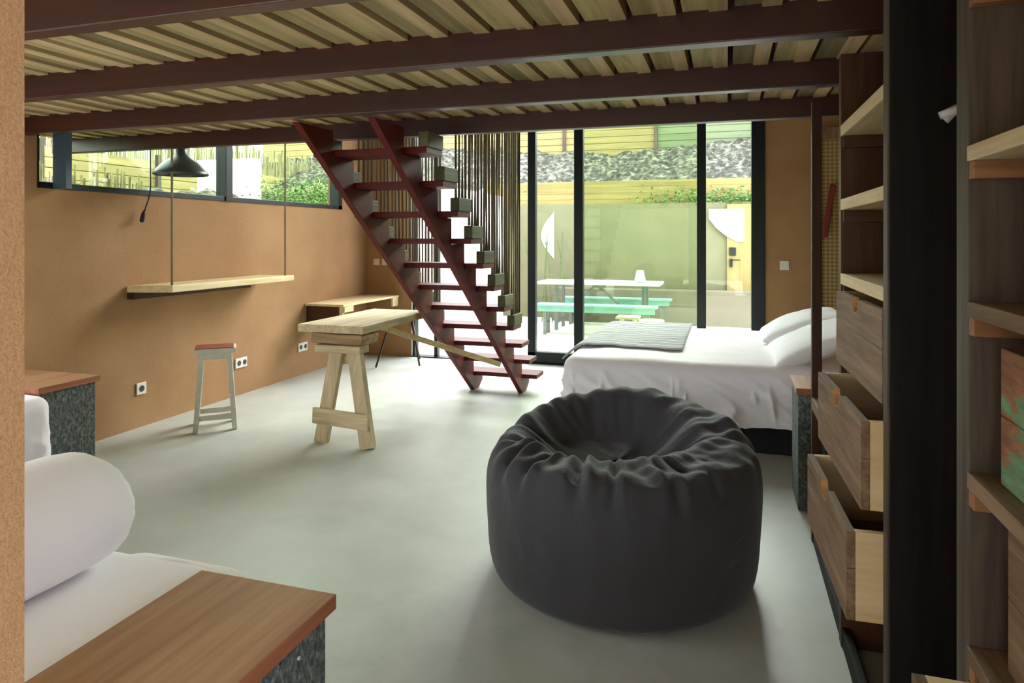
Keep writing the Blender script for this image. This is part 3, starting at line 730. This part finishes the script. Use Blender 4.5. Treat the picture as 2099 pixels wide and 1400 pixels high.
def drawer(near, far, z0, z1, deep=.44):
    """near/far = (x,y) of the two front corners"""
    n_, f_ = Vector((near[0], near[1], 0)), Vector((far[0], far[1], 0))
    d = (f_-n_).normalized(); inn = Vector((d.y, -d.x, 0))
    if inn.x < 0: inn = -inn
    L = (f_-n_).length; th = .022
    def P(a, b, z): p = n_+d*a+inn*b; return Vector((p.x, p.y, z))
    def pbox(a0, a1, b0, b1, c0, c1):
        bm = bmesh.new(); vs = [bm.verts.new(P(a, b, c)) for a in (a0, a1) for b in (b0, b1) for c in (c0, c1)]
        for f in ((0, 1, 3, 2), (4, 6, 7, 5), (0, 4, 5, 1), (2, 3, 7, 6), (0, 2, 6, 4), (1, 5, 7, 3)): bm.faces.new([vs[i] for i in f])
        return bm
    ctr = P(L/2, deep/2, z0)
    o = bpy.data.objects.new('drawer', None); C.objects.link(o); o.parent = su; o.location = ctr-world_loc(su); o.empty_display_size = .05
    # box sides + bottom
    for a in ((0, .02, th, deep), (L-.02, L, th, deep)):
        obj('drawer_side', pbox(a[0], a[1], a[2], a[3], z0, z1), paleside('x'), o, .001)
    obj('drawer_bottom', pbox(.02, L-.02, th, deep, z0+.01, z0+.022), brown('x'), o)
    obj('drawer_back', pbox(.02, L-.02, deep-.02, deep, z0+.022, z1), brown('y'), o)
    # front: two boards, top one with a notch
    split = z0+(z1-z0)*.58; c = L*.52; rw = .05; rd = .045
    poly = [(0, split+.001), (L, split+.001), (L, z1), (c+rw, z1)]
    for k in range(1, 8):
        a = PI*k/8; poly.append((c+rw*math.cos(a), z1-rd*math.sin(a)))
    poly += [(c-rw, z1), (0, z1)]
    bm = bmesh.new(); A_ = [bm.verts.new(P(u, 0, z)) for u, z in poly]; B_ = [bm.verts.new(P(u, th, z)) for u, z in poly]
    bm.faces.new(A_); bm.faces.new(B_[::-1])
    for k in range(len(poly)): bm.faces.new((A_[k], B_[k], B_[(k+1) % len(poly)], A_[(k+1) % len(poly)]))
    obj('drawer_front', bm, brown('y'), o, .001)
    obj('drawer_front', pbox(0, L, 0, th, z0, split), brown('y'), o, .001)
    # bare orange cut face lining the notch
    bm = bmesh.new(); prev = None
    for k in range(0, 9):
        a = PI*k/8; u, z = c+rw*math.cos(a), z1-rd*math.sin(a)
        cur = [bm.verts.new(P(u, b, z)) for b in (.0005, th-.0005)]+[bm.verts.new(P(c+(rw-.003)*math.cos(a), b, z1-(rd-.003)*math.sin(a))) for b in (.0005, th-.0005)]
        if prev: bm.faces.new((prev[2], prev[3], cur[3], cur[2])); bm.faces.new((prev[0], prev[2], cur[2], cur[0])); bm.faces.new((prev[1], prev[3], cur[3], cur[1])); bm.faces.new((prev[0], prev[1], cur[1], cur[0]))
        prev = cur
    obj('finger_notch', bm, M['orange'], o, label='bare orange wood finger notch')
drawer((.378, 1.953), (.362, 2.60), 1.022, 1.263, .43)
drawer((.330, 1.954), (.307, 2.624), .745, .974)
drawer((.296, 1.955), (.271, 2.612), .455, .686)
obj('post', bx(x0u, x0u+.044, 3.52, 3.56, 0, 2.098), dark('z'), su, .002, label='slim dark wooden post')
obj('rail', bx(x0u-.002, x0u+.4, 2.701, 3.519, .635, .69), brown('y'), su, .003)

s2 = thing('shelving_unit', 'tall dark wood shelving unit cut by the right edge, holding painted boxes', 'shelving unit', (.62, .85, 0))
obj('side_panel', bx(x0u, x1u, 1.317, 1.381, 0, 2.19), greywood('z'), s2, .002)
obj('side_panel', bx(x0u, x1u, .3, .345, 0, 2.19), greywood('z'), s2, .002)
obj('back_panel', bx(x1u, x1u+.015, .3, 1.381, .02, 2.19), dark('z'), s2)
for z in (1.888, 1.602, 1.343, 1.058, .768):
    sh = obj('shelf', bx(x0u-.003, x1u-.002, .346, 1.316, z-.026, z), brown('y') if z < 1.5 else old_pine('y'), s2, .002)
    obj('batten', bx(x0u+.0, x1u-.02, 1.29, 1.316, z-.056, z-.026), wood('reddish_batten_wood', (112, 74, 46), (152, 108, 70), 'x', jit=0, knots=False), sh, .001)
def paint_box(y0, y1, z0, z1, m, label, xf=.413):
    t = thing('wooden_box', label, 'box', ((xf+.8)/2, (y0+y1)/2, z0), 'wooden boxes in the right shelving unit')
    h = (z0+z1)/2
    obj('front_board', bx(xf, xf+.02, y0, y1, h+.001, z1), m, t, .002); obj('front_board', bx(xf, xf+.02, y0, y1, z0, h), m, t, .002)
    obj('box_body', bx((xf+.02, .8, y0, y0+.02, z0, z1), (xf+.02, .8, y1-.02, y1, z0, z1), (xf+.02, .8, y0, y1, z0, z0+.015), (.78, .8, y0, y1, z0, z1)), brown('x'), t, .001)
paint_box(.4, 1.262, 1.06, 1.275, M['pbox'], 'wooden box with worn green and orange paint on the middle right shelf')
paint_box(.4, 1.255, .77, 1.0, brown('y'), 'plain brown wooden box on the shelf below the green box', .42)
dt = thing('drawer_box', 'brown wooden drawer box slightly pulled out at the bottom right', 'box', (.6, 1.05, .5))
obj('drawer_side', bx((.318, .78, 1.285, 1.307, .5, .712), (.318, .78, .4, .42, .5, .712)), paleside('x'), dt, .001)
obj('drawer_front', bx(.298, .318, .4, 1.307, .5, .712), brown('y'), dt, .001)
obj('drawer_bottom', bx(.318, .78, .42, 1.285, .5, .515), brown('y'), dt)
obj('support_rail', bx((.4, .85, 1.285, 1.316, .46, .498), (.4, .85, .346, .4, .46, .498)), dark('x'), s2)
# hanging white cloth in the gap between the units
bm = bmesh.new(); rows = []
for i in range(9):
    t = i/8; x = .473+.24*t; zt = 1.724+.036*min(1, t*4.5)**.6; zb = 1.722-.004*t+.012*min(1, t*5)
    rows.append([bm.verts.new((x, 1.80+.012*math.sin(t*5+s), zt+(zb-zt)*s/4)) for s in range(5)])
for a, b in zip(rows, rows[1:]):
    for k in range(4): bm.faces.new((a[k], a[k+1], b[k+1], b[k]))
o = obj('hanging_cloth', bm, M['garment'], None, smooth=True); sm = o.modifiers.new('Solidify', 'SOLIDIFY'); sm.thickness = .018
recentre(o, (.55, 1.80, 1.72)); tag(o, 'tip of a white cloth hanging in the dark gap between the shelving units', 'cloth')

# woven panel + red board on right wall
wp = thing('woven_panel', 'tall woven cane panel in a brown wood frame in the corner behind the bed', 'wall panel', (1.2, 7.45, .0))
obj('cane_weave', bx(.90, 1.46, 7.47, 7.49, .06, 2.43), M['woven'], wp)
obj('panel_frame', bx((.84, .905, 7.45, 7.51, 0, 2.55), (1.46, 1.53, 7.45, 7.51, 0, 2.55), (.905, 1.46, 7.45, 7.51, 2.43, 2.55), (.905, 1.46, 7.45, 7.51, 0, .06)), brown('z'), wp, .003)
o = obj('red_board', bar(((.925, 7.435, 1.45), (1.005, 7.435, 1.97), .055, .03, (0, 1, 0))), M['redboard'], None, .008)
recentre(o, (.93, 7.43, 1.7)); tag(o, 'dark red board hanging slanted on the woven panel behind the bed', 'board')

# ------------------------------------------------------------------ outside
struct('floor_terrace', bx(-12, 6, 7.7, 12.0, -.15, -.005), M['ground'], 'bright pale terrace outside the doors')
struct('floor_yard', bx((-12, -4.45, -9.5, 7.7, -.3, -.02), (1.7, 9, -9.5, 7.7, -.3, -.02), (-4.45, 1.7, -9.5, YB-.1, -.3, -.02)), M['ground'], 'pale ground around the house')
struct('wall_sky_block', bx(-12, 9, -9.2, -9.0, -.3, 2.6), M['gwall'], 'unseen wall added behind the house to hide sky from the glass')  # out of view, added so the door glass doesn't mirror bright sky
struct('wall_garden', bx(-4.05, 6, 12.0, 12.2, -.1, 2.04), M['gwall'], 'beige green rendered garden wall')
struct('wall_ledge', bx(-2.9, 6, 11.55, 11.95, -.1, .56), M['lowwall'], 'low ledge at the foot of the garden wall')
struct('wall_terrace', bx(-4.15, -3.95, 7.72, 12.0, -.1, 2.2), M['white'], 'white terrace side wall')
gd = struct_empty('door_2', 'pale yellow plank garden door with black handle and lock', (.5, 11.98, 0))
obj('door_leaf', bx(.0, .93, 11.95, 11.995, .0, 2.0), fence_wood('z'), gd, .004)
obj('door_handle', bx((.04, .09, 11.91, 11.95, .95, 1.09), (.06, .21, 11.89, 11.905, 1.06, 1.08), (.06, .08, 11.89, 11.95, 1.06, 1.08)), M['frame'], gd, .004, label='black lever handle')
obj('door_lock', bx(.035, .145, 11.915, 11.95, 1.14, 1.28), M['frame'], gd, .01, label='black keypad lock')
# white patches on garden wall, painted in for reflections in the door glass
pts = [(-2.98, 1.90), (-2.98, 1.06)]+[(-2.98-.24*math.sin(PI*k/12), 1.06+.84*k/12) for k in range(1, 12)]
o = obj('reflection_patch', prism(pts, 'y', 11.985, 12.0), M['white'], None); recentre(o, (-3.1, 12.0, 1.06)); tag(o, 'white half disc painted in as a reflection in the left glass pane', 'painted reflection')
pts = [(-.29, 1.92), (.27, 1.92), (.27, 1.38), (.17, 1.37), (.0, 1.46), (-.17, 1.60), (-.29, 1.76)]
o = obj('reflection_patch', prism(pts, 'y', 11.93, 11.948), M['white'], None); recentre(o, (.15, 11.94, 1.36)); tag(o, 'white quarter disc painted in as a reflection over the garden door', 'painted reflection')

# retaining boards and rock slope
rb = obj('retaining_boards', bx(*[(-4.4, 6, 12.25, 12.31, 2.02+.11*k, 2.1285+.11*k) for k in range(4)]+[(-4.4, 6, 12.29, 12.33, 2.02, 2.44)]), fence_wood('x'), None, .004)
recentre(rb, (.5, 12.28, 2.02)); tag(rb, 'yellow retaining boards above the garden wall', 'retaining wall')
def slope(x0, x1, y0, y1, f, nx, ny, amp):
    bm = bmesh.new(); G = []
    for i in range(nx+1):
        row = []
        for j in range(ny+1):
            x = x0+(x1-x0)*i/nx; y = y0+(y1-y0)*j/ny
            z = f(x, y)+amp*noise.fractal(Vector((x*2.2, y*2.2, 0)), 1., 2., 5)+amp*.6*abs(noise.noise(Vector((x*5, y*5, 3))))
            row.append(bm.verts.new((x, y, z)))
        G.append(row)
    for i in range(nx):
        for j in range(ny): bm.faces.new((G[i][j], G[i+1][j], G[i+1][j+1], G[i][j+1]))
    return bm
o = obj('rock_slope', slope(-12, 7, 12.3, 15.9, lambda x, y: 2.38+(y-12.3)*.34+.15*math.sin(x*.6), 220, 60, .16), M['rock'], None, smooth=False)
recentre(o, (-2, 14, 2.3)); tag(o, 'rough grey rock slope behind the garden wall', 'rocks', kind='stuff')
o = obj('rock_bank', slope(-12, -5.4, -3, 12.3, lambda x, y: .9+min(1, (-5.4-x)/2.2)*1.15+max(0, (y-8))*.05, 90, 180, .15), M['rock'], None)
recentre(o, (-9, 5, 1)); tag(o, 'rocky bank with weeds outside the left clerestory window', 'rocks', kind='stuff')
# fences
def fence(name, a, b, z0, z1, nb, label, cols):
    a, b = Vector(a), Vector(b); d = (b-a); L = d.length; d.normalize(); n_ = Vector((-d.y, d.x, 0))
    t = thing(name, label, 'fence', (a.x, a.y, z0))
    P = 2.1; k = 0; s = 0
    while s < L:
        e = min(L, s+P)
        bm = bmesh.new(); h = (z1-z0)/nb
        for q in range(nb): bm_bar(bm, a+d*(s+.02)+Vector((0, 0, z0+h*(q+.5))), a+d*(e-.02)+Vector((0, 0, z0+h*(q+.5))), .03, h-.012)
        bm_bar(bm, a+d*(s+.02)+Vector((0, 0, (z0+z1)/2))-n_*.012, a+d*(e-.02)+Vector((0, 0, (z0+z1)/2))-n_*.012, .012, z1-z0)
        obj('fence_panel', bm, cols[k % len(cols)], t)
        obj('fence_post', bar((a+d*s+n_*.04+Vector((0, 0, z0-.4)), a+d*s+n_*.04+Vector((0, 0, z1+.1)), .07, .07)), greywood('z'), t)
        s += P; k += 1
    return t
gf = wood('green_fence_wood', (90, 104, 74), (116, 126, 92), 'x', fine=14, jit=.08); yf = fence_wood('x')
fence('board_fence', (6.88, 15.6, 0), (-12, 15.6, 0), 3.3, 4.35, 7, 'high yellow and green board fence on top of the rock slope', [yf, yf, yf, gf, yf, yf])
fence('board_fence', (-9.3, 15.6, 0), (-9.3, 1, 0), 2.0, 2.75, 5, 'yellow board fence seen through the left clerestory window', [fence_wood('y')])
def reedscreen(a, b, z0, z1, n, label):
    a, b = Vector(a), Vector(b); bm = bmesh.new(); rn = random.Random(3)
    for i in range(n):
        p = a+(b-a)*(i/n); t = z1+rn.uniform(-.3, .05)
        bm_tube(bm, [(p.x, p.y, z0), (p.x+rn.uniform(-.03, .03), p.y+rn.uniform(-.03, .03), t)], .014, 4)
    o = obj('reed_screen', bm, M['reeds'], None); recentre(o, ((a.x+b.x)/2, (a.y+b.y)/2, z0)); tag(o, label, 'reed screen', kind='stuff')
reedscreen((6.2, 15.75, 0), (-12, 15.75, 0), 4.0, 4.95, 620, 'dry reed canes standing above the far board fence')
reedscreen((-9.45, 15.6, 0), (-9.45, 1, 0), 2.5, 3.35, 520, 'dry reed canes above the fence outside the left window')
reedscreen((-7.4, 7.2, 0), (-7.6, 2.0, 0), 1.6, 2.28, 230, 'short reed canes close outside the left clerestory window')
struct('wall_outer', bx(-8.35, -7.25, 9.2, 9.4, 1.0, 2.72), M['white'], 'white rendered wall block outside the left clerestory window')
# foliage
def leaves(name, n, rnd, place, size, m, label, cat, loc):
    bm = bmesh.new(); rn = random.Random(rnd)
    for i in range(n):
        p = Vector(place(rn)); s = size*rn.uniform(.6, 1.4)
        u = Vector((rn.gauss(0, 1), rn.gauss(0, 1), rn.gauss(0, .6))).normalized(); v = u.cross(Vector((rn.gauss(0, 1), rn.gauss(0, 1), rn.gauss(0, 1)))).normalized()
        q = [bm.verts.new(p+u*s), bm.verts.new(p+v*s*.45), bm.verts.new(p-u*s), bm.verts.new(p-v*s*.45)]
        bm.faces.new(q)
    o = obj(name, bm, m, None); recentre(o, loc); tag(o, label, cat, kind='stuff'); return o
leaves('trailing_plant', 3200, 5, lambda r: (r.triangular(-1.7, 2.2, 1.2), 12.1+r.uniform(-.14, .4), 2.02+abs(r.gauss(0, .12))), .035, M['green'], 'bright green plants trailing along the top of the garden wall', 'plants', (0, 12.1, 2.02))
leaves('weeds', 2200, 6, lambda r: (-7.15+r.gauss(0, .22), 10.0+r.gauss(0, .35), 2.0+abs(r.gauss(0, .17))), .028, M['green'], 'green weeds on the bank outside the middle of the left window', 'plants', (-7.15, 10, 2.0))
leaves('weeds', 2400, 8, lambda r: (-6.35+r.gauss(0, .22), 10.0+r.gauss(0, .3), 1.95+abs(r.gauss(0, .2))), .028, M['green'], 'green weeds outside the far right end of the left window', 'plants', (-6.35, 10, 1.95))
tr = thing('tree', 'dull green tree beyond the fence outside the left window', 'tree', (-11.6, 6.5, 1))
obj('trunk', tube([(-11.6, 6.5, .5), (-11.6, 6.6, 2), (-11.5, 6.6, 3.6)], [.14, .11, .05], 8), greywood('z'), tr)
bm = bmesh.new(); rn = random.Random(9)
for i in range(5200):
    p = Vector((-11.6+rn.gauss(0, .6), 6.6+rn.gauss(0, .8), 3.3+rn.gauss(0, .55))); s = .07
    u = Vector((rn.gauss(0, 1), rn.gauss(0, 1), rn.gauss(0, 1))).normalized(); v = u.orthogonal().normalized()
    bm.faces.new([bm.verts.new(p+u*s), bm.verts.new(p+v*s*.4), bm.verts.new(p-u*s), bm.verts.new(p-v*s*.4)])
obj('foliage', bm, M['dgreen'], tr)
# bare stems by wall
gp = thing('tall_grass_plant', 'thin bare stems growing in front of the garden wall', 'plant', (-2.95, 11.3, 0))
rn = random.Random(4)
for k in range(7):
    x = -3.2+.09*k; obj('stem', tube([(x, 11.3, -.01), (x+rn.uniform(-.06, .06), 11.3, .8), (x+rn.uniform(-.15, .15), 11.3, 1.3+rn.uniform(0, .3))], .008, 5), M['dgreen'], gp)
# picnic table
pt = thing('picnic_table', 'white topped garden table outside the glazed doors', 'table', (-1.85, 10.6, 0))
obj('tabletop', bx(-2.85, -.95, 10.3, 11.0, .715, .755), M['white_lam'], pt, .01)
for x in (-2.55, -1.2):
    for y in (10.42, 10.88): obj('leg', bar(((x, y, -.005), (x, y, .715), .05, .05)), M['greymetal'], pt, .004)
    obj('leg_bar', bar(((x, 10.42, .12), (x, 10.88, .12), .04, .04)), M['greymetal'], pt, .004)
obj('brace', bar(((-1.95, 10.42, .70), (-2.3, 10.42, .36), .035, .03, (0, 1, 0))), M['greymetal'], pt)
obj('brace', bar(((-1.9, 10.42, .70), (-1.5, 10.42, .36), .035, .03, (0, 1, 0))), M['greymetal'], pt)
def bench(x0, x1, y0, y1, h, label):
    t = thing('garden_bench', label, 'bench', ((x0+x1)/2, (y0+y1)/2, 0), 'mint green garden benches')
    obj('seat', bx(x0, x1, y0, y1, h-.03, h), M['mint'], t, .006)
    obj('apron', bx(x0+.03, x1-.03, y0+.02, y0+.045, h-.11, h-.03), M['mint'], t, .003)
    for x in (x0+.15, x1-.15):
        for y in (y0+.05, y1-.05): obj('leg', bar(((x, y, -.005), (x, y, h-.03), .045, .045)), M['greymetal'], t)
        obj('leg_bar', bar(((x, y0+.05, .15), (x, y1-.05, .15), .035, .035)), M['greymetal'], t)
bench(-2.75, -.95, 9.85, 10.15, .45, 'mint green garden bench on the house side of the white table')
bench(-2.65, -.85, 11.15, 11.4, .45, 'mint green garden bench behind the white table')
gl = thing('garden_lamp', 'small white cone shaped lamp standing on the garden table', 'lamp', (-1.28, 10.65, .755))
obj('lamp_shade', lathe([(0, .76), (.085, .76), (.088, .775), (.055, .925), (.05, .935), (0, .94)], 28, -1.28, 10.65), M['plate'], gl, smooth=True)
obj('lamp_base', lathe([(0, .755), (.09, .755), (.09, .762), (0, .762)], 28, -1.28, 10.65), M['greymetal'], gl)
def gstool(x, y, r, h, label, sq):
    t = thing('garden_stool', label, 'stool', (x, y, 0), 'low cream garden stools')
    if sq:
        obj('seat', bx(x-r, x+r, y-r, y+r, h-.03, h), M['cream'], t, .006)
    else: obj('seat', lathe([(0, h-.03), (r, h-.03), (r+.006, h-.015), (r, h), (0, h)], 28, x, y), M['cream'], t)
    for a in range(4):
        aa = PI/4+a*PI/2; obj('leg', bar(((x+r*.9*math.cos(aa), y+r*.9*math.sin(aa), -.005), (x+r*.8*math.cos(aa), y+r*.8*math.sin(aa), h-.03), .03, .03)), M['cream'], t)
gstool(-1.25, 9.12, .15, .40, 'low square cream stool outside, left of the round one', True)
gstool(-.93, 8.95, .16, .38, 'low round cream stool outside, right of the square one', False)

# ------------------------------------------------------------------ camera, light
cam = bpy.data.cameras.new('camera'); co = bpy.data.objects.new('camera', cam); C.objects.link(co)
cam.lens = 24; cam.sensor_width = 36; cam.shift_y = -(700-486)/2099; cam.shift_x = 0; cam.clip_start = .05
co.location = (0, 0, 1.45); co.rotation_euler = (R(90), 0, math.atan(440.5/1399))
bpy.context.scene.camera = co
w = bpy.data.worlds.new('world'); bpy.context.scene.world = w; w.use_nodes = True
bg = w.node_tree.nodes['Background']; bg.inputs['Color'].default_value = (.93, .96, 1.04, 1); bg.inputs['Strength'].default_value = 1.7
sun = bpy.data.lights.new('sun', 'SUN'); so = bpy.data.objects.new('sun', sun); C.objects.link(so)
sun.energy = 2.2; sun.angle = R(50); sun.color = (1, .98, .95)
so.rotation_euler = Vector((-.28, -1, -.55)).to_track_quat('-Z', 'Y').to_euler(); so.location = (0, 12, 8)
sc = bpy.context.scene
sc.view_settings.view_transform = 'Standard'; sc.view_settings.look = 'None'; sc.view_settings.gamma = 1; sc.view_settings.use_curve_mapping = False
sc.view_settings.exposure = 2.45
sc.cycles.max_bounces = 14; sc.cycles.diffuse_bounces = 8; sc.cycles.transparent_max_bounces = 12; sc.cycles.caustics_reflective = False
sc.cycles.use_denoising = True; sc.cycles.sample_clamp_indirect = 8
